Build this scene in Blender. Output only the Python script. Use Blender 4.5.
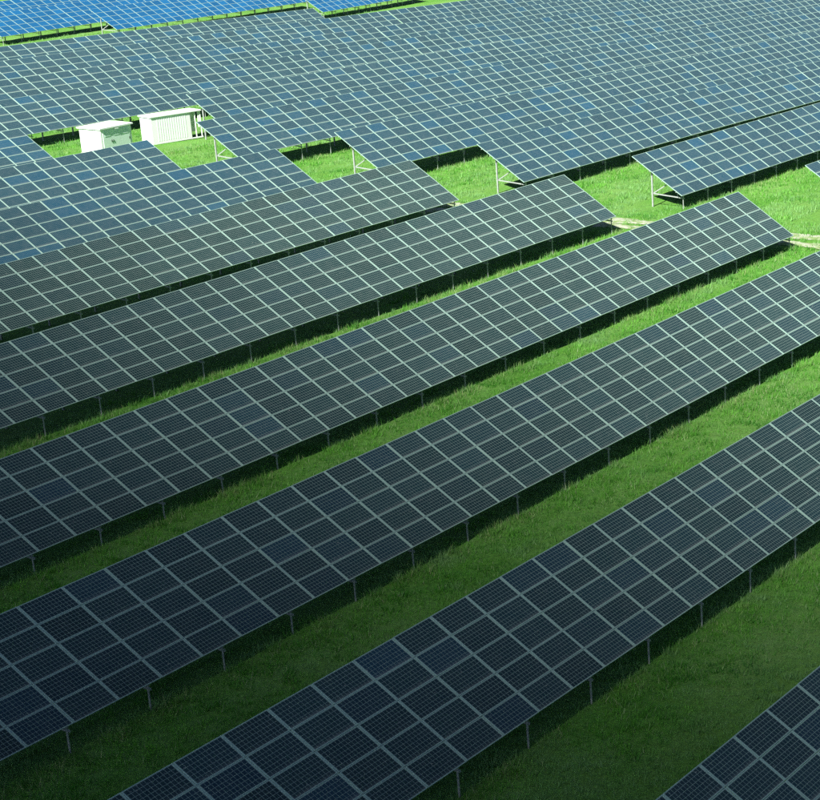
import bpy, math, random
import numpy as np
from mathutils import Matrix, Vector

random.seed(7)
RNG = np.random.default_rng(11)
scene = bpy.context.scene
for o in list(bpy.data.objects):
    bpy.data.objects.remove(o)
COL = scene.collection

# ------------------------------------------------------------------ camera
CAM_H = 28.326
R_ = Vector((0.470136, -0.882386, -0.019157))
U_ = Vector((0.338688, 0.160324, 0.927139))
F_ = Vector((0.815023, 0.442369, -0.374228))
cam = bpy.data.cameras.new('camera')
cam.sensor_fit = 'HORIZONTAL'
cam.sensor_width = 36.0
cam.lens = 2054.416 / 820 * 36.0
cam.shift_x = -330.8 / 820
cam.shift_y = 214.92 / 820
cam.clip_start = 0.5
cam.clip_end = 12000
camo = bpy.data.objects.new('camera', cam)
COL.objects.link(camo)
camo.matrix_world = Matrix(((R_.x, U_.x, -F_.x, 0), (R_.y, U_.y, -F_.y, 0), (R_.z, U_.z, -F_.z, CAM_H), (0, 0, 0, 1)))
scene.camera = camo

# ------------------------------------------------------------------ sky and sun
SUN_TO = Vector((-1.08, -0.15, 1.0)).normalized()          # direction towards the sun
elev = math.asin(SUN_TO.z)
azim = math.atan2(SUN_TO.x, SUN_TO.y)
world = bpy.data.worlds.new('World')
scene.world = world
world.use_nodes = True
wn = world.node_tree
sky = wn.nodes.new('ShaderNodeTexSky')
sky.sky_type = 'NISHITA'
sky.sun_disc = False
sky.sun_elevation = elev
sky.sun_rotation = azim % (2 * math.pi)
sky.air_density = 0.36
sky.dust_density = 0.3
sky.ozone_density = 0.0
wn.links.new(sky.outputs[0], wn.nodes['Background'].inputs[0])
wn.nodes['Background'].inputs[1].default_value = 0.05
sun = bpy.data.lights.new('sun', 'SUN')
sun.energy = 5.0
sun.angle = math.radians(0.53)
sun.color = (1.0, 0.955, 0.88)
suno = bpy.data.objects.new('sun', sun)
COL.objects.link(suno)
suno.rotation_euler = SUN_TO.to_track_quat('Z', 'Y').to_euler()
suno.location = (-150, 0, 150)

vs = scene.view_settings
vs.view_transform = 'Standard'
vs.look = 'None'
vs.exposure = 1.5
vs.gamma = 1.0
vs.use_curve_mapping = False
scene.render.engine = 'CYCLES'
scene.cycles.use_denoising = False
scene.cycles.max_bounces = 6
scene.cycles.diffuse_bounces = 3
scene.cycles.glossy_bounces = 3
scene.cycles.transparent_max_bounces = 8
scene.cycles.volume_bounces = 1
scene.cycles.sample_clamp_indirect = 1.0

# ------------------------------------------------------------------ terrain
GX0, GDX, GY0, GDY = -20.0, 40.0, 0.0, 35.0
HC = np.array([
 [-0.06,0.2,0.5,0.93,1.42,1.92,2.38,2.79,3.16],[-0.18,0.04,0.32,0.77,1.21,1.59,1.91,2.18,2.43],
 [-0.32,-0.12,0.22,0.68,1.01,1.24,1.4,1.54,1.67],[-0.32,-0.02,0.35,0.57,0.76,0.81,0.83,0.85,0.88],
 [-0.26,0.01,0.19,0.26,0.33,0.23,0.16,0.11,0.07],[-0.31,-0.26,-0.27,-0.32,-0.4,-0.5,-0.58,-0.68,-0.76],
 [-0.49,-0.6,-0.73,-0.9,-1.11,-1.23,-1.37,-1.49,-1.61],[-0.79,-1.01,-1.24,-1.51,-1.79,-1.98,-2.15,-2.3,-2.45],
 [-1.16,-1.46,-1.77,-2.09,-2.4,-2.66,-2.88,-3.08,-3.27],[-1.59,-1.94,-2.3,-2.66,-3.0,-3.3,-3.58,-3.83,-4.07],
 [-2.04,-2.44,-2.83,-3.22,-3.59,-3.93,-4.26,-4.56,-4.86],[-2.51,-2.93,-3.36,-3.77,-4.18,-4.56,-4.93,-5.28,-5.63]])

def _bs(t):
    t = np.abs(t)
    return np.where(t < 1, 2/3 - t**2 + t**3/2, np.where(t < 2, (2 - t)**3 / 6, 0))

def H(x, y):
    """height of the level on which the tables' lower edges run; the ground lies 1.1 m below"""
    x = np.clip(np.asarray(x, float), 20, 380)
    y = np.clip(np.asarray(y, float), 20, 243)
    gx = GX0 + GDX * np.arange(HC.shape[0])
    gy = GY0 + GDY * np.arange(HC.shape[1])
    bx = _bs((x[..., None] - gx) / GDX)
    by = _bs((y[..., None] - gy) / GDY)
    return np.einsum('...i,...j,ij->...', bx, by, HC)

def h(x, y):
    return float(H(np.array([x]), np.array([y]))[0])

def ground(x, y):
    return h(x, y) - 1.1

# ------------------------------------------------------------------ materials
def new_mat(name):
    m = bpy.data.materials.new(name)
    m.use_nodes = True
    nt = m.node_tree
    return m, nt, nt.nodes['Principled BSDF'], nt.nodes, nt.links

def math_node(nt, op, a, b=None, c=None):
    n = nt.nodes.new('ShaderNodeMath')
    n.operation = op
    for i, v in enumerate((a, b, c)):
        if v is None:
            continue
        if isinstance(v, (int, float)):
            n.inputs[i].default_value = v
        else:
            nt.links.new(v, n.inputs[i])
    return n.outputs[0]

def mix_col(nt, fac, a, b, blend='MIX'):
    n = nt.nodes.new('ShaderNodeMix')
    n.data_type = 'RGBA'
    n.blend_type = blend
    for idx, v in ((0, fac), (6, a), (7, b)):
        if isinstance(v, (int, float)):
            n.inputs[idx].default_value = v
        elif isinstance(v, tuple):
            n.inputs[idx].default_value = (*v, 1) if len(v) == 3 else v
        else:
            nt.links.new(v, n.inputs[idx])
    return n.outputs[2]

def ramp(nt, src, stops):
    n = nt.nodes.new('ShaderNodeValToRGB')
    e = n.color_ramp.elements
    while len(e) < len(stops):
        e.new(0.5)
    for el, (p, c) in zip(e, stops):
        el.position = p
        el.color = (c, c, c, 1) if isinstance(c, (int, float)) else (*c, 1)
    nt.links.new(src, n.inputs[0])
    return n.outputs[0]

def noise(nt, scale, detail=4, rough=0.55, coord=None, vec=None):
    n = nt.nodes.new('ShaderNodeTexNoise')
    n.inputs['Scale'].default_value = scale
    n.inputs['Detail'].default_value = detail
    n.inputs['Roughness'].default_value = rough
    if vec is not None:
        nt.links.new(vec, n.inputs['Vector'])
    else:
        tc = nt.nodes.new('ShaderNodeTexCoord')
        nt.links.new(tc.outputs[coord or 'Object'], n.inputs['Vector'])
    return n.outputs[0]


def cell_material(name, w, hgt, dark, tint, tint_share, rough, line_col, vary, dust=0.05):
    """cells of a module w x hgt: 12 x 6 dark squares on a pale back sheet, under glass"""
    m, nt, p, N, Lk = new_mat(name)
    tc = N.new('ShaderNodeTexCoord')
    sep = N.new('ShaderNodeSeparateXYZ')
    Lk.new(tc.outputs['Object'], sep.inputs[0])
    masks = []
    for axis, length, n, gap, marg in ((0, w, 12, 0.015, 0.064), (1, hgt, 6, 0.013, 0.034)):
        pitch = (length - 2 * marg) / n
        t = math_node(nt, 'DIVIDE', math_node(nt, 'SUBTRACT', sep.outputs[axis], marg), pitch)
        fr = math_node(nt, 'FRACT', t)
        d = math_node(nt, 'ABSOLUTE', math_node(nt, 'SUBTRACT', fr, 0.5))
        line = math_node(nt, 'GREATER_THAN', d, 0.5 - gap / pitch / 2)
        out = math_node(nt, 'MAXIMUM', math_node(nt, 'LESS_THAN', t, 0.0), math_node(nt, 'GREATER_THAN', t, float(n)))
        masks.append(math_node(nt, 'MAXIMUM', line, out))
    grid = math_node(nt, 'MAXIMUM', masks[0], masks[1])
    info = N.new('ShaderNodeObjectInfo')
    rnd = info.outputs['Random']
    sel = ramp(nt, rnd, [(0.0, 0.0), (1 - tint_share - 0.12, 0.18), (1 - tint_share, 0.55), (1.0, 1.0)])
    cellc = mix_col(nt, sel, dark, tint)
    r2 = math_node(nt, 'FRACT', math_node(nt, 'MULTIPLY', rnd, 37.31))
    val = math_node(nt, 'MULTIPLY_ADD', r2, vary, 1 - vary / 2)
    hsv = N.new('ShaderNodeHueSaturation')
    Lk.new(cellc, hsv.inputs['Color'])
    Lk.new(val, hsv.inputs['Value'])
    off = N.new('ShaderNodeCombineXYZ')
    Lk.new(math_node(nt, 'MULTIPLY', rnd, 91.7), off.inputs[0])
    Lk.new(math_node(nt, 'MULTIPLY', r2, 53.3), off.inputs[1])
    add = N.new('ShaderNodeVectorMath')
    Lk.new(tc.outputs['Object'], add.inputs[0])
    Lk.new(off.outputs[0], add.inputs[1])
    dirt = ramp(nt, noise(nt, 1.7, 5, 0.6, vec=add.outputs[0]), [(0.35, 0.0), (0.8, 1.0)])
    # soil line that rain leaves along the lower frame edge, ragged and unequal from panel to panel
    low = ramp(nt, math_node(nt, 'ADD', sep.outputs[1], math_node(nt, 'MULTIPLY', noise(nt, 9.0, 3, 0.6, vec=add.outputs[0]), -0.12)), [(0.0, 1.0), (0.10, 0.0)])
    low = math_node(nt, 'MULTIPLY', low, math_node(nt, 'MULTIPLY', r2, 0.35))
    spots = ramp(nt, noise(nt, 13.0, 1, 0.4, vec=add.outputs[0]), [(0.775, 0.0), (0.79, 1.0)])
    base = mix_col(nt, grid, hsv.outputs[0], line_col)
    dustf = math_node(nt, 'MAXIMUM', math_node(nt, 'ADD', math_node(nt, 'MULTIPLY', dirt, dust), math_node(nt, 'MULTIPLY', low, min(1.0, dust * 12))), math_node(nt, 'MULTIPLY', spots, 0.7))
    base = mix_col(nt, dustf, base, (0.32, 0.34, 0.31))
    Lk.new(base, p.inputs['Base Color'])
    p.inputs['Roughness'].default_value = rough
    p.inputs['IOR'].default_value = 1.40      # anti-reflective glass
    return m

def metal_material(name, col, rough=0.45, metallic=0.0, scale=3.0, var=0.12):
    m, nt, p, N, Lk = new_mat(name)
    f = ramp(nt, noise(nt, scale, 4), [(0.3, 1 - var), (0.7, 1.0)])
    Lk.new(mix_col(nt, 1.0, col, f, 'MULTIPLY'), p.inputs['Base Color'])
    p.inputs['Roughness'].default_value = rough
    p.inputs['Metallic'].default_value = metallic
    return m

FRAME = metal_material('anodised_aluminium', (0.285, 0.435, 0.375), 0.42, 0.0, 2.0, 0.1)
STEEL = metal_material('galvanised_steel', (0.32, 0.36, 0.345), 0.5, 0.1, 8.0, 0.25)
BACK = metal_material('panel_back_sheet', (0.5, 0.5, 0.5), 0.6)
PAINT = metal_material('white_cabinet_paint', (0.74, 0.82, 0.78), 0.45, 0.0, 1.2, 0.05)
MINT = metal_material('mint_door_paint', (0.66, 0.84, 0.75), 0.5, 0.0, 1.2, 0.05)
DARKM = metal_material('dark_vent_metal', (0.03, 0.04, 0.035), 0.6)
CONC = metal_material('concrete', (0.36, 0.35, 0.32), 0.85, 0.0, 3.0, 0.3)

def grass_ground():
    m, nt, p, N, Lk = new_mat('meadow_ground')
    tc = N.new('ShaderNodeTexCoord')
    mp = N.new('ShaderNodeMapping')
    mp.inputs['Scale'].default_value = (0.35, 1.0, 1.0)
    Lk.new(tc.outputs['Object'], mp.inputs[0])
    big = ramp(nt, noise(nt, 0.30, 5, 0.6, vec=mp.outputs[0]), [(0.35, 0.0), (0.65, 1.0)])
    fine = ramp(nt, noise(nt, 4.5, 6, 0.75), [(0.32, 0.0), (0.68, 1.0)])
    mid = ramp(nt, noise(nt, 1.1, 5, 0.65), [(0.4, 0.0), (0.62, 1.0)])
    c = mix_col(nt, fine, (0.028, 0.125, 0.013), (0.115, 0.33, 0.042))
    c = mix_col(nt, math_node(nt, 'MULTIPLY', big, 0.5), c, (0.20, 0.34, 0.11))
    c = mix_col(nt, math_node(nt, 'MULTIPLY', mid, 0.25), c, (0.10, 0.22, 0.018))
    Lk.new(c, p.inputs['Base Color'])
    p.inputs['Roughness'].default_value = 0.9
    p.inputs['Specular IOR Level'].default_value = 0.15
    b = N.new('ShaderNodeBump')
    b.inputs['Strength'].default_value = 0.8
    b.inputs['Distance'].default_value = 0.18
    Lk.new(noise(nt, 5.0, 6, 0.75), b.inputs['Height'])
    Lk.new(b.outputs[0], p.inputs['Normal'])
    return m

def blade_material(name, lo, hi, dry, dry_share):
    m, nt, p, N, Lk = new_mat(name)
    at = N.new('ShaderNodeAttribute')
    at.attribute_name = 'tint'
    c = mix_col(nt, at.outputs['Fac'], lo, hi)
    d = ramp(nt, math_node(nt, 'FRACT', math_node(nt, 'MULTIPLY', at.outputs['Fac'], 17.3)), [(1 - dry_share - 0.02, 0.0), (1 - dry_share + 0.02, 1.0)])
    c = mix_col(nt, d, c, dry)
    pa = N.new('ShaderNodeAttribute')
    pa.attribute_name = 'pale'
    c = mix_col(nt, math_node(nt, 'MULTIPLY', pa.outputs['Fac'], 0.75), c, (0.19, 0.37, 0.14))
    Lk.new(c, p.inputs['Base Color'])
    p.inputs['Roughness'].default_value = 0.6
    p.inputs['Specular IOR Level'].default_value = 0.25
    tr = N.new('ShaderNodeBsdfTranslucent')
    Lk.new(c, tr.inputs[0])
    mx = N.new('ShaderNodeMixShader')
    mx.inputs[0].default_value = 0.35
    Lk.new(p.outputs[0], mx.inputs[1])
    Lk.new(tr.outputs[0], mx.inputs[2])
    Lk.new(mx.outputs[0], N['Material Output'].inputs[0])
    return m

GROUND = grass_ground()
BLADE = blade_material('meadow_blades', (0.038, 0.20, 0.016), (0.145, 0.42, 0.050), (0.28, 0.42, 0.18), 0.12)
WEED = blade_material('tall_weeds', (0.08, 0.24, 0.035), (0.21, 0.42, 0.10), (0.36, 0.44, 0.20), 0.22)

def track_material():
    m, nt, p, N, Lk = new_mat('worn_wheel_track')
    f = ramp(nt, noise(nt, 1.4, 6, 0.7), [(0.42, 0.0), (0.58, 1.0)])
    c = mix_col(nt, f, (0.16, 0.25, 0.07), (0.36, 0.39, 0.30))
    g = ramp(nt, noise(nt, 9.0, 4, 0.7), [(0.3, 0.7), (0.7, 1.1)])
    Lk.new(mix_col(nt, 1.0, c, g, 'MULTIPLY'), p.inputs['Base Color'])
    p.inputs['Roughness'].default_value = 0.95
    return m
TRACK = track_material()

# ------------------------------------------------------------------ mesh helpers
class MB:
    def __init__(self):
        self.v, self.f, self.m = [], [], []
    def box(self, x0, x1, y0, y1, z0, z1, mat=0, M=None):
        b = len(self.v)
        for z in (z0, z1):
            for x, y in ((x0, y0), (x1, y0), (x1, y1), (x0, y1)):
                q = Vector((x, y, z))
                self.v.append(tuple(M @ q) if M else tuple(q))
        for q in ((3, 2, 1, 0), (4, 5, 6, 7), (0, 1, 5, 4), (1, 2, 6, 5), (2, 3, 7, 6), (3, 0, 4, 7)):
            self.f.append(tuple(b + i for i in q))
            self.m.append(mat)
        return self
    def bar(self, a, c, w, d=None, mat=0, side=Vector((1, 0, 0))):
        a, c = Vector(a), Vector(c)
        ax = (c - a)
        L = ax.length
        ax.normalize()
        s = (side - ax * side.dot(ax)).normalized()
        t = ax.cross(s)
        M = Matrix.Translation(a) @ Matrix((s, t, ax)).transposed().to_4x4()
        d = d or w
        return self.box(-w/2, w/2, -d/2, d/2, 0, L, mat, M)
    def mesh(self, name, mats):
        me = bpy.data.meshes.new(name)
        me.from_pydata(self.v, [], self.f)
        for mt in mats:
            me.materials.append(mt)
        me.polygons.foreach_set('material_index', self.m)
        me.update()
        return me

def link(name, data, parent=None, mat=None):
    o = bpy.data.objects.new(name, data)
    COL.objects.link(o)
    if parent is not None:
        o.parent = parent
    if mat is not None:
        o.matrix_local = mat
    return o

def empty(name, loc, label, cat, group=None, rz=0.0):
    o = bpy.data.objects.new(name, None)
    o.empty_display_size = 0.3
    COL.objects.link(o)
    o.location = loc
    o.rotation_euler = (0, 0, rz)
    o['label'] = label
    o['category'] = cat
    if group:
        o['group'] = group
    return o

# ------------------------------------------------------------------ ground sheet
def axis(lo, hi, step, far):
    a = np.arange(lo, hi + 1e-6, step)
    k = np.array([6, 15, 35, 80, 180, 400, 900, 2000, 4000.])
    k = k[k < far]
    return np.concatenate([lo - k[::-1], a, hi + k])

def build_ground():
    xs, ys = axis(10, 300, 1.0, 5000), axis(5, 250, 1.0, 5000)
    X, Y = np.meshgrid(xs, ys, indexing='ij')
    Z = H(X, Y) - 1.1
    inner = (X > 12) & (X < 298) & (Y > 7) & (Y < 248)
    Z = Z + np.where(inner, RNG.normal(0, 0.018, Z.shape), 0)
    nx, ny = len(xs), len(ys)
    v = np.stack([X, Y, Z], -1).reshape(-1, 3)
    i = np.arange(nx - 1)[:, None] * ny + np.arange(ny - 1)[None, :]
    f = np.stack([i, i + ny, i + ny + 1, i + 1], -1).reshape(-1, 4)
    me = bpy.data.meshes.new('ground')
    me.vertices.add(len(v))
    me.vertices.foreach_set('co', v.ravel())
    me.loops.add(f.size)
    me.loops.foreach_set('vertex_index', f.ravel().astype(np.int32))
    me.polygons.add(len(f))
    me.polygons.foreach_set('loop_start', np.arange(0, f.size, 4, dtype=np.int32))
    me.polygons.foreach_set('use_smooth', np.ones(len(f), bool))
    me.update(calc_edges=True)
    me.materials.append(GROUND)
    o = link('ground', me)
    o['kind'] = 'structure'
build_ground()

def build_track(xc, name):
    """one worn wheel rut of the service track, running between the table ends"""
    v, f = [], []
    n = 800
    for k in range(n):
        y = 25 + k * 0.25
        wob = 0.25 * math.sin(y * 0.11 + xc) + 0.12 * math.sin(y * 0.43)
        wd = 0.80 + 0.16 * math.sin(y * 0.9 + xc * 3) + RNG.uniform(-0.16, 0.16)
        for s in (-1, -0.33, 0.33, 1):
            x = xc + wob + s * wd
            v.append((x, y, ground(x, y) + (0.06 if abs(s) < 1 else 0.03)))
        if k:
            b = 4 * k
            for j in range(3):
                f.append((b - 4 + j, b - 3 + j, b + 1 + j, b + j))
    me = bpy.data.meshes.new(name)
    me.from_pydata(v, [], f)
    me.materials.append(TRACK)
    for pl in me.polygons:
        pl.use_smooth = True
    o = link(name, me)
    o['kind'] = 'structure'
build_track(125.2, 'path')
build_track(127.5, 'path')

# ------------------------------------------------------------------ solar tables
TILT = 0.56216
CT, ST = math.cos(TILT), math.sin(TILT)
SL = 1.0                       # pitch of the panels up the slope

def panel_meshes(tag, pitch, cells):
    w, hh = pitch - 0.02, SL - 0.016
    fw, sw, ft = 0.023, 0.051, 0.042
    lam = MB()
    lam.box(sw - 0.004, w - sw + 0.004, fw - 0.004, hh - fw + 0.004, 0.020, ft - 0.005)
    fr = MB()
    fr.box(0, w, 0, fw, 0, ft).box(0, w, hh - fw, hh, 0, ft)
    fr.box(0, sw, fw, hh - fw, 0, ft).box(w - sw, w, fw, hh - fw, 0, ft)
    both = MB()
    both.v = lam.v + fr.v
    both.f = lam.f + [tuple(i + len(lam.v) for i in q) for q in fr.f]
    both.m = [0] * len(lam.f) + [1] * len(fr.f)
    return (lam.mesh('panel_glass_' + tag, [cells]), fr.mesh('panel_frame_' + tag, [FRAME]), both.mesh('panel_' + tag, [cells, FRAME]))

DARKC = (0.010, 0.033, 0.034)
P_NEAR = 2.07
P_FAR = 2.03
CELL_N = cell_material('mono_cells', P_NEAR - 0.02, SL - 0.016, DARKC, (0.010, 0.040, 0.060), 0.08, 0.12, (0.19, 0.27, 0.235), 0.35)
CELL_F = cell_material('mono_cells_far_sheen', P_FAR - 0.02, SL - 0.016, (0.016, 0.052, 0.070), (0.009, 0.066, 0.120), 0.08, 0.12, (0.10, 0.15, 0.155), 0.25, 0.06)  # same cells, with the grazing sheen of far rows put into a lighter, bluer colour
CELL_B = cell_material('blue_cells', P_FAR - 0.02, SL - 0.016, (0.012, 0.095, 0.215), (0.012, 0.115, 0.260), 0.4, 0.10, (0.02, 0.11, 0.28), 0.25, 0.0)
PM_N = panel_meshes('near', P_NEAR, CELL_N)
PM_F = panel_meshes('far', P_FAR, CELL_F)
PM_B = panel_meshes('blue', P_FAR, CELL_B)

# steel pieces, in the local frame of one support: x across, y up the row's depth, z from the lower edge level
ROT_T = Matrix.Rotation(TILT, 4, 'X')
def zt(y):
    return y * math.tan(TILT)
FRONT_POST = MB().box(-0.022, 0.022, 0.11, 0.165, -1.6, zt(0.14) - 0.13).mesh('front_post', [STEEL])
REAR_POST = MB().box(-0.05, 0.05, 2.72, 2.83, -1.6, zt(2.77) - 0.15).mesh('rear_post', [STEEL])
RAFTER = MB().box(-0.035, 0.035, 0.03, 4.94, -0.155, -0.075, 0, ROT_T).mesh('rafter', [STEEL])
STRUT = MB().bar((0.09, 0.10, -0.24), (0.09, 2.80, -0.05), 0.06, 0.08).mesh('strut', [STEEL])
BRACE = MB().bar((0.09, 2.72, -0.02), (0.09, 1.42, zt(1.42) - 0.13), 0.055, 0.07).mesh('brace', [STEEL])

def solar_table(label, group, y, dz, x0, x1, pm, pitch, split, angle=0.0, name='solar_table', anchor_right=True, y_of=None):
    """columns of five panels from x0 to x1; the end at the anchor is exact"""
    n = int(round((x1 - x0) / pitch))
    if anchor_right:
        x0 = x1 - n * pitch
    ca, sa = math.cos(angle), math.sin(angle)
    def world(s):
        return x0 + s * ca, y + s * sa
    bz = ground(x0, y)
    t = empty(name, (x0, y, bz), label, 'solar panels', group, angle)
    sect = [(random.uniform(-0.015, 0.015), random.uniform(-0.002, 0.002)) for _ in range(n // 9 + 2)]
    def level(s):
        wx, wy = world(s)
        return h(wx, wy) + dz - bz
    for i in range(n):
        s = i * pitch
        zl, zr = level(s), level(s + pitch)
        sl = math.atan2(zr - zl, pitch)
        j, ja = sect[i // 9]
        base = Matrix.Translation((s + 0.01, 0, zl + j)) @ Matrix.Rotation(-sl, 4, 'Y') @ Matrix.Rotation(TILT + ja, 4, 'X')
        for k in range(5):
            M = base @ Matrix.Translation((random.uniform(-.003, .003), k * SL + 0.008 + random.uniform(-.002, .002), random.uniform(0, 0.004)))
            M = M @ Matrix.Rotation(random.gauss(0, 0.0035), 4, 'X') @ Matrix.Rotation(random.gauss(0, 0.0025), 4, 'Y')
            if split:
                p = link('solar_panel', pm[0], t, M)
                link('frame', pm[1], p)
            else:
                link('solar_panel', pm[2], t, M)
    L = n * pitch
    # rails up the slope under the panel joints, so that no daylight shows through the joints
    for q in (0.55, 1.95, 3.2, 4.45):
        mb = MB()
        m = max(2, int(L / 8))
        for a in range(m):
            sa_, sb_ = L * a / m, L * (a + 1) / m
            za, zb = level(sa_), level(sb_)
            off = Vector((0, q * CT + 0.036 * ST, q * ST - 0.036 * CT))
            mb.bar(Vector((sa_, 0, za)) + off, Vector((sb_, 0, zb)) + off, 0.05, 0.06, side=Vector((0, CT, ST)))
        link('purlin', mb.mesh('purlin', [STEEL]), t)
    ns = max(2, int(round((L - 1.2) / 3.85)) + 1)
    for a in range(ns):
        s = 0.45 + (L - 0.9) * a / (ns - 1)
        M = Matrix.Translation((s, 0, level(s)))
        link('front_post', FRONT_POST, t, M)
        link('rear_post', REAR_POST, t, M)
        link('rafter', RAFTER, t, M)
        link('strut', STRUT, t, M)
        link('brace', BRACE, t, M)
    return t

ROWS = [21.89, 35.49, 48.9, 62.5, 76.34, 90.15, 103.85, 117.55, 131.26, 144.95, 158.6, 172.26, 185.91]
G1 = 'rows of solar tables left of the service track'
G2 = 'rows of solar tables right of the service track'
G3 = 'long rows of solar tables behind the white cabinets'
G4 = 'blue solar tables at the far edge'
def near(k, dz, x0, x1, label, ar=True, split=True, g=G1):
    solar_table(label, g, ROWS[k], dz, x0, x1, PM_N, P_NEAR, split, anchor_right=ar)
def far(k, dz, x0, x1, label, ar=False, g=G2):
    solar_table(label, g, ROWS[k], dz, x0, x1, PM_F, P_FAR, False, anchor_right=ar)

near(0, 0.10, 34, 51.61 + 5 * P_NEAR, 'nearest row of dark solar panels, only its upper corner showing at bottom right')
near(1, 0.02, 30, 80.23 + 5 * P_NEAR, 'long dark solar row second from the bottom, crossing the lower right')
near(2, -0.08, 36, 105.86 + 5 * P_NEAR, 'long dark solar row third from the bottom, running from left to right edge')
near(3, -0.20, 48, 123.8, 'long solar row whose right end stops beside the pale wheel tracks nearest the right edge')
near(4, 0.04, 61, 123.44, 'solar row whose right end stops beside the upper stretch of pale wheel tracks')
near(5, 0.10, 74, 123.94, 'solar row ending at the lower of the two square grass openings', split=False)
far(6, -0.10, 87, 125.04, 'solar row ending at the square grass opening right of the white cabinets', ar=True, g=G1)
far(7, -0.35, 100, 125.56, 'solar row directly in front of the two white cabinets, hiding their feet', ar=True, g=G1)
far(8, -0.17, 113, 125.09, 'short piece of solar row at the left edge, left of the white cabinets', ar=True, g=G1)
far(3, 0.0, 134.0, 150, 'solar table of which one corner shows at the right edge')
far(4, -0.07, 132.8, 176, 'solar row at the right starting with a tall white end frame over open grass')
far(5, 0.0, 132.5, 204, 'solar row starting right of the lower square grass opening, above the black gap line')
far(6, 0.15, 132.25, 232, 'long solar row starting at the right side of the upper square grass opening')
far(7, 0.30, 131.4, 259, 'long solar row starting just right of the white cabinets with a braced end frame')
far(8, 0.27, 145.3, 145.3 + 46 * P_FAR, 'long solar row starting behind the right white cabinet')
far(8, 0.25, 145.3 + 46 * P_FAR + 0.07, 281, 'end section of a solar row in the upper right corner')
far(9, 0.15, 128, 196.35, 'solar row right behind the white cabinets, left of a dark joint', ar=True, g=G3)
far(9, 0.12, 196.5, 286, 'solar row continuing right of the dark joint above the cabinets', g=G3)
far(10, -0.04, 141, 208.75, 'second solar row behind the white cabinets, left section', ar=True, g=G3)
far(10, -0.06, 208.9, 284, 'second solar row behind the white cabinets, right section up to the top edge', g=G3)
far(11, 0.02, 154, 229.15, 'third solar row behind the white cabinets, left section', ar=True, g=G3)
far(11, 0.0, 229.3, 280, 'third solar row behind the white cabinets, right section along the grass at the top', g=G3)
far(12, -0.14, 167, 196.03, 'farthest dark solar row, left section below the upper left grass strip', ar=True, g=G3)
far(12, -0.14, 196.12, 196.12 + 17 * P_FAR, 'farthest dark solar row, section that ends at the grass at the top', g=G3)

def blue(x, y, ang, length, label):
    solar_table(label, G4, y, 0.0, x, x + length, PM_B, P_FAR, False, angle=math.radians(ang), anchor_right=False)
blue(204.6, 222.3, 10.0, 44, 'bright blue solar table in the upper left corner above the grass strip')
blue(218.4, 214.8, 8.0, 50, 'bright blue solar table in the middle of the top left, touching the dark rows')
blue(251.85, 205.74, 10.5, 34, 'short blue solar table at the top between two grass strips')
blue(192.0, 233.5, 10.0, 60, 'blue solar table behind the one in the upper left corner, cut by the top edge')

# ------------------------------------------------------------------ white cabinets
def add_part(parent, name, mb, mats):
    me = mb.mesh(name, mats)
    return link(name, me, parent)

def bevel(o, w=0.03):
    md = o.modifiers.new('edge', 'BEVEL')
    md.width = w
    md.segments = 2
    md.limit_method = 'ANGLE'

def cabinet_one():
    x, y = 134.82, 136.12
    t = empty('transformer_cabinet', (x, y, ground(x + 2.3, y + 1.8)), 'white transformer cabinet with pale green double doors, left of the two', 'cabinet', 'white electrical cabinets', math.radians(-1.3))
    W, D, Ht = 3.68, 2.57, 2.22
    add_part(t, 'plinth', MB().box(-0.06, W + 0.06, -0.06, D + 0.06, -0.4, 0.12), [CONC])
    b = add_part(t, 'wall', MB().box(0, W, 0, D, 0.12, Ht), [PAINT])
    bevel(b, 0.02)
    r = MB()
    r.v = [(-.14, -.16, Ht + .003), (W + .14, -.16, Ht + .003), (W + .14, D + .16, Ht + .003), (-.14, D + .16, Ht + .003),
           (-.14, -.16, Ht + .12), (W + .14, -.16, Ht + .12), (W + .14, D + .16, Ht + .12), (-.14, D + .16, Ht + .12),
           (0.5, D * .5, Ht + .28), (W - 0.5, D * .5, Ht + .28)]
    r.f = [(3, 2, 1, 0), (0, 1, 5, 4), (1, 2, 6, 5), (2, 3, 7, 6), (3, 0, 4, 7), (4, 5, 9, 8), (6, 7, 8, 9), (5, 6, 9), (7, 4, 8)]
    r.m = [0] * len(r.f)
    add_part(t, 'roof', r, [PAINT])
    for k in range(3):
        xa = 0.24 + k * 1.07
        d = add_part(t, 'door', MB().box(xa, xa + 1.04, -0.035, 0.0 - 0.002, 0.2, Ht - 0.16), [MINT])
        v = MB()
        for q in range(6):
            v.box(xa + 0.2, xa + 0.84, -0.055, -0.037, 1.55 + q * 0.08, 1.59 + q * 0.08)
        add_part(d, 'vent_slat', v, [MINT])
        hd = MB().box(xa + (0.92 if k % 2 == 0 else 0.06), xa + (0.98 if k % 2 == 0 else 0.12), -0.075, -0.037, 1.0, 1.2)
        add_part(d, 'handle', hd, [DARKM])
    add_part(t, 'eave_lamp', MB().box(1.65, 2.05, -0.15, -0.04, Ht - 0.15, Ht - 0.03), [PAINT])
cabinet_one()

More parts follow.
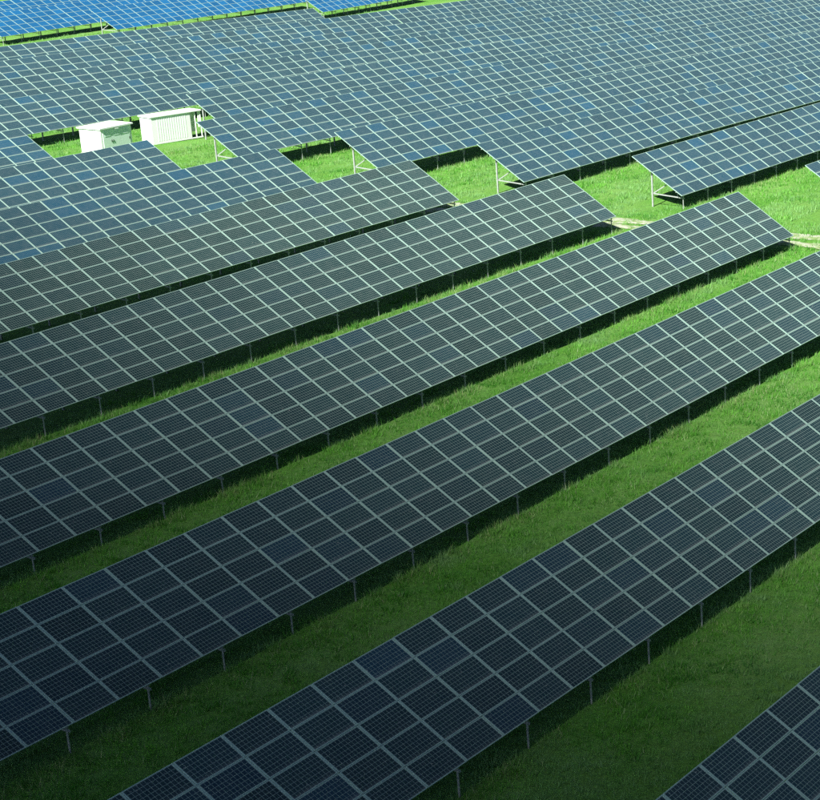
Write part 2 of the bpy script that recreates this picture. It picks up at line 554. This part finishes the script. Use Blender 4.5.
def cabinet_two():
    x, y = 141.15, 136.14
    t = empty('inverter_cabinet', (x, y, ground(x + 2, y + 1)), 'white ribbed inverter cabinet with open side bay, right of the two', 'cabinet', 'white electrical cabinets', math.radians(-12.0))
    W, D, Ht = 4.25, 1.7, 2.42
    add_part(t, 'plinth', MB().box(0.1, W - 0.1, 0.1, D - 0.1, -0.4, 0.14), [DARKM])
    b = add_part(t, 'wall', MB().box(0, W, 0, D, 0.15, Ht), [PAINT])
    bevel(b, 0.02)
    add_part(t, 'base_frame', MB().box(-0.03, W + 1.2, -0.03, 0.06, 0.04, 0.14).box(-0.03, 0.06, 0.061, D, 0.04, 0.14), [PAINT])
    for k in range(13):
        xa = 0.62 + k * 0.25
        add_part(t, 'rib', MB().box(xa, xa + 0.11, -0.014, -0.002, 0.28, Ht - 0.2), [PAINT])
    r = MB().box(-0.12, W + 1.25, -0.1, D + 0.1, Ht + 0.003, Ht + 0.13)
    ro = add_part(t, 'roof', r, [PAINT])
    bevel(ro, 0.03)
    add_part(t, 'side_wall', MB().box(W + 0.35, W + 1.15, 0.8, D - 0.05, 0.55, Ht), [PAINT])
    add_part(t, 'side_panel', MB().box(W + 0.85, W + 1.12, 0.05, 0.1, 1.0, Ht), [PAINT])
    add_part(t, 'side_door', MB().box(W + 0.002, W + 0.04, 0.25, 1.3, 0.9, Ht - 0.1), [MINT])
    add_part(t, 'vent', MB().box(W + 0.002, W + 0.05, 0.2, 1.3, 0.2, 0.85), [DARKM])
    for px, py in ((W + 0.5, 0.02), (W + 1.1, 0.02), (W + 1.1, D - 0.1)):
        add_part(t, 'leg', MB().box(px, px + 0.07, py, py + 0.07, -0.3, Ht), [PAINT])
cabinet_two()

# ------------------------------------------------------------------ grass
def in_view(P, margin):
    Q = P - np.array([0, 0, CAM_H])
    z = Q @ np.array(F_)
    u = 740.8 + 2054.4 * (Q @ np.array(R_)) / z
    v = 614.92 - 2054.4 * (Q @ np.array(U_)) / z
    return (u > -margin) & (u < 820 + margin) & (v > -margin) & (v < 800 + margin)

def vnoise(x, y, cell, seed):
    """smooth value noise in 0..1"""
    g = np.random.default_rng(100 + seed).random((256, 256))
    u, v = np.asarray(x) / cell, np.asarray(y) / cell
    i, j = np.floor(u).astype(int), np.floor(v).astype(int)
    fu, fv = u - i, v - j
    fu, fv = fu * fu * (3 - 2 * fu), fv * fv * (3 - 2 * fv)
    a = g[i % 256, j % 256] * (1 - fu) + g[(i + 1) % 256, j % 256] * fu
    b = g[i % 256, (j + 1) % 256] * (1 - fu) + g[(i + 1) % 256, (j + 1) % 256] * fu
    return a * (1 - fv) + b * fv

def blades(name, label, mat, x, y, hgt, spread, nb, width, cat='grass'):
    n = len(x)
    z = H(x, y) - 1.1
    tint = np.clip(0.45 * RNG.random(n) + 0.9 * (vnoise(x, y, 0.9, 1) - 0.5) + 0.6 * (vnoise(x, y, 3.5, 2) - 0.5) + 0.28, 0, 0.999)
    hgt = hgt * np.clip(0.55 + 0.9 * vnoise(x, y, 1.3, 3), 0.5, 1.35)
    a = RNG.uniform(0, 2 * np.pi, (n, nb))
    rr = spread[:, None] * np.sqrt(RNG.random((n, nb)))
    bx, by = x[:, None] + rr * np.cos(a), y[:, None] + rr * np.sin(a)
    lean = RNG.uniform(0.15, 0.9, (n, nb))
    hh = hgt[:, None] * RNG.uniform(0.55, 1.1, (n, nb))
    la = a + RNG.normal(0, 0.8, (n, nb))
    wa = RNG.uniform(0, np.pi, (n, nb))
    wd = width[:, None] * RNG.uniform(0.7, 1.3, (n, nb))
    zz = np.repeat(z[:, None], nb, 1)
    p0 = np.stack([bx - wd * np.cos(wa), by - wd * np.sin(wa), zz - 0.03], -1)
    p1 = np.stack([bx + wd * np.cos(wa), by + wd * np.sin(wa), zz - 0.03], -1)
    p2 = np.stack([bx + hh * lean * np.cos(la), by + hh * lean * np.sin(la), zz + hh], -1)
    v = np.stack([p0, p1, p2], 2).reshape(-1, 3)
    nt = n * nb
    me = bpy.data.meshes.new(name)
    me.vertices.add(nt * 3)
    me.vertices.foreach_set('co', v.ravel())
    me.loops.add(nt * 3)
    me.loops.foreach_set('vertex_index', np.arange(nt * 3, dtype=np.int32))
    me.polygons.add(nt)
    me.polygons.foreach_set('loop_start', np.arange(0, nt * 3, 3, dtype=np.int32))
    at = me.attributes.new('tint', 'FLOAT', 'FACE')
    # mown swathes: the far half of every lane lies flatter and paler
    lane = np.min(np.where(y[:, None] < np.array(ROWS)[None, :], np.array(ROWS)[None, :] - y[:, None], 99), 1)
    pl = np.clip((lane - 2.6) / 2.5, 0, 1) * np.clip(2.2 * vnoise(x * 0.25, y, 1.0, 4) - 0.35, 0, 1)
    pl = np.maximum(pl, np.clip(5 * (vnoise(x, y, 2.2, 5) - 0.72), 0, 1))
    ap = me.attributes.new('pale', 'FLOAT', 'FACE')
    ap.data.foreach_set('value', np.repeat(pl, nb).astype(np.float32))
    tf = np.clip(np.repeat(tint, nb) + RNG.normal(0, 0.08, nt), 0, 0.999)
    at.data.foreach_set('value', tf.astype(np.float32))
    me.update(calc_edges=True)
    me.materials.append(mat)
    o = link(name, me)
    o['kind'] = 'stuff'
    o['label'] = label
    o['category'] = cat
    return o

def row_phase(y):
    r = np.array(ROWS)
    d = y[:, None] - r[None, :]
    d = np.where(d > -6, d, 99)
    return np.min(np.where(np.abs(d) < 13, np.abs(d), 99) * np.sign(d) * 0 + np.where((d > -5) & (d < 9), d, 99), 1)

def scatter(n, xlo, xhi, ylo, yhi, dref, margin=60):
    x = RNG.uniform(xlo, xhi, n)
    y = RNG.uniform(ylo, yhi, n)
    D = np.sqrt(x**2 + y**2 + CAM_H**2)
    keep = RNG.random(n) < np.minimum(1, (dref / D)**2)
    x, y, D = x[keep], y[keep], D[keep]
    P = np.stack([x, y, H(x, y) - 1.1], 1)
    k = in_view(P, margin)
    return x[k], y[k], D[k]

x, y, D = scatter(1300000, 28, 270, 14, 225, 62)
ph = row_phase(y)
under = (ph > 1.6) & (ph < 4.6) & ~((x > 124.5) & (x < 132)) & (y < 190)
rut = (np.abs(x - 125.2) < 0.85) | (np.abs(x - 127.5) < 0.85)
k = ~under & ~(rut & (RNG.random(len(x)) < 0.80))
x, y, D = x[k], y[k], D[k]
sc_ = np.clip(D / 60, 1, 2.6)
blades('grass', 'bright green meadow grass between the solar rows', BLADE, x, y, RNG.uniform(0.11, 0.24, len(x)) * sc_**0.4, 0.14 * sc_, 9, 0.011 * sc_)
print('grass clumps', len(x))

# uncut weeds along the front posts of every row
wx, wy = [], []
for k_, ry in enumerate(ROWS[:9]):
    n = 5200
    xx = RNG.uniform(20, 235, n)
    yy = ry + RNG.normal(-0.15, 0.42, n)
    cl = np.sin(xx * 0.9 + k_) + np.sin(xx * 2.3 + 2 * k_) + np.sin(xx * 0.31)
    kk = (RNG.random(n) < np.clip(0.35 + 0.3 * cl, 0.05, 1)) & ~((xx > 124) & (xx < 132))
    wx.append(xx[kk]); wy.append(yy[kk])
wx, wy = np.concatenate(wx), np.concatenate(wy)
kk = in_view(np.stack([wx, wy, H(wx, wy) - 1.1], 1), 60)
wx, wy = wx[kk], wy[kk]
blades('weeds', 'taller uncut weeds along the front posts of the solar rows', WEED, wx, wy, RNG.uniform(0.16, 0.40, len(wx)), np.full(len(wx), 0.16), 10, np.full(len(wx), 0.014), 'weeds')

# ------------------------------------------------------------------ unseen occluder, added and shaped to darken the foreground
def build_shade_cloud():
    AX, AY, TH = 400.0, 620.0, 130.0
    alt = 300.0
    cx = -255 + SUN_TO.x / SUN_TO.z * alt
    cy = 55 + SUN_TO.y / SUN_TO.z * alt
    nr, na = 60, 120
    v, f = [], []
    def prof(q, a):
        lump = 1 + 0.10 * math.sin(5 * a + 7 * q) * math.sin(9 * q) + 0.06 * math.sin(13 * a - 11 * q)
        return (1 - q * q) ** 5 * lump
    for side in (1, -1):
        for i in range(nr):
            q = i / nr
            for j in range(na):
                a = 2 * math.pi * j / na
                e = 1 + 0.05 * math.sin(3 * a + 1) + 0.03 * math.sin(7 * a)
                t = TH * prof(q, a) + 0.025
                v.append((AX * q * e * math.cos(a), AY * q * e * math.sin(a), t * (0.72 if side > 0 else -0.28)))
    rim = len(v)
    for j in range(na):
        a = 2 * math.pi * j / na
        e = 1 + 0.05 * math.sin(3 * a + 1) + 0.03 * math.sin(7 * a)
        v.append((AX * e * math.cos(a), AY * e * math.sin(a), 0))
    for s in (0, 1):
        o = s * nr * na
        for i in range(1, nr):
            for j in range(na):
                j2 = (j + 1) % na
                A, B = o + i * na + j, o + i * na + j2
                C, Dd = (o + (i + 1) * na + j2, o + (i + 1) * na + j) if i < nr - 1 else (rim + j2, rim + j)
                f.append((A, Dd, C, B) if s == 0 else (A, B, C, Dd))
        f.append(tuple(o + na + j for j in range(na)) if s == 0 else tuple(o + na + j for j in reversed(range(na))))
    me = bpy.data.meshes.new('added_shade_cloud')
    me.from_pydata(v, [], f)
    for pl in me.polygons:
        pl.use_smooth = True
    m = bpy.data.materials.new('shade_cloud_vapour')
    m.use_nodes = True
    nt = m.node_tree
    nt.nodes.remove(nt.nodes['Principled BSDF'])
    pv = nt.nodes.new('ShaderNodeVolumePrincipled')
    pv.inputs['Color'].default_value = (0.85, 0.87, 0.9, 1)
    pv.inputs['Density'].default_value = 1.0
    pv.inputs['Anisotropy'].default_value = 0.3
    nt.links.new(pv.outputs[0], nt.nodes['Material Output'].inputs['Volume'])
    me.materials.append(m)
    o = link('added_shade_cloud', me)
    o.location = (cx, cy, alt)
    o['kind'] = 'structure'
build_shade_cloud()
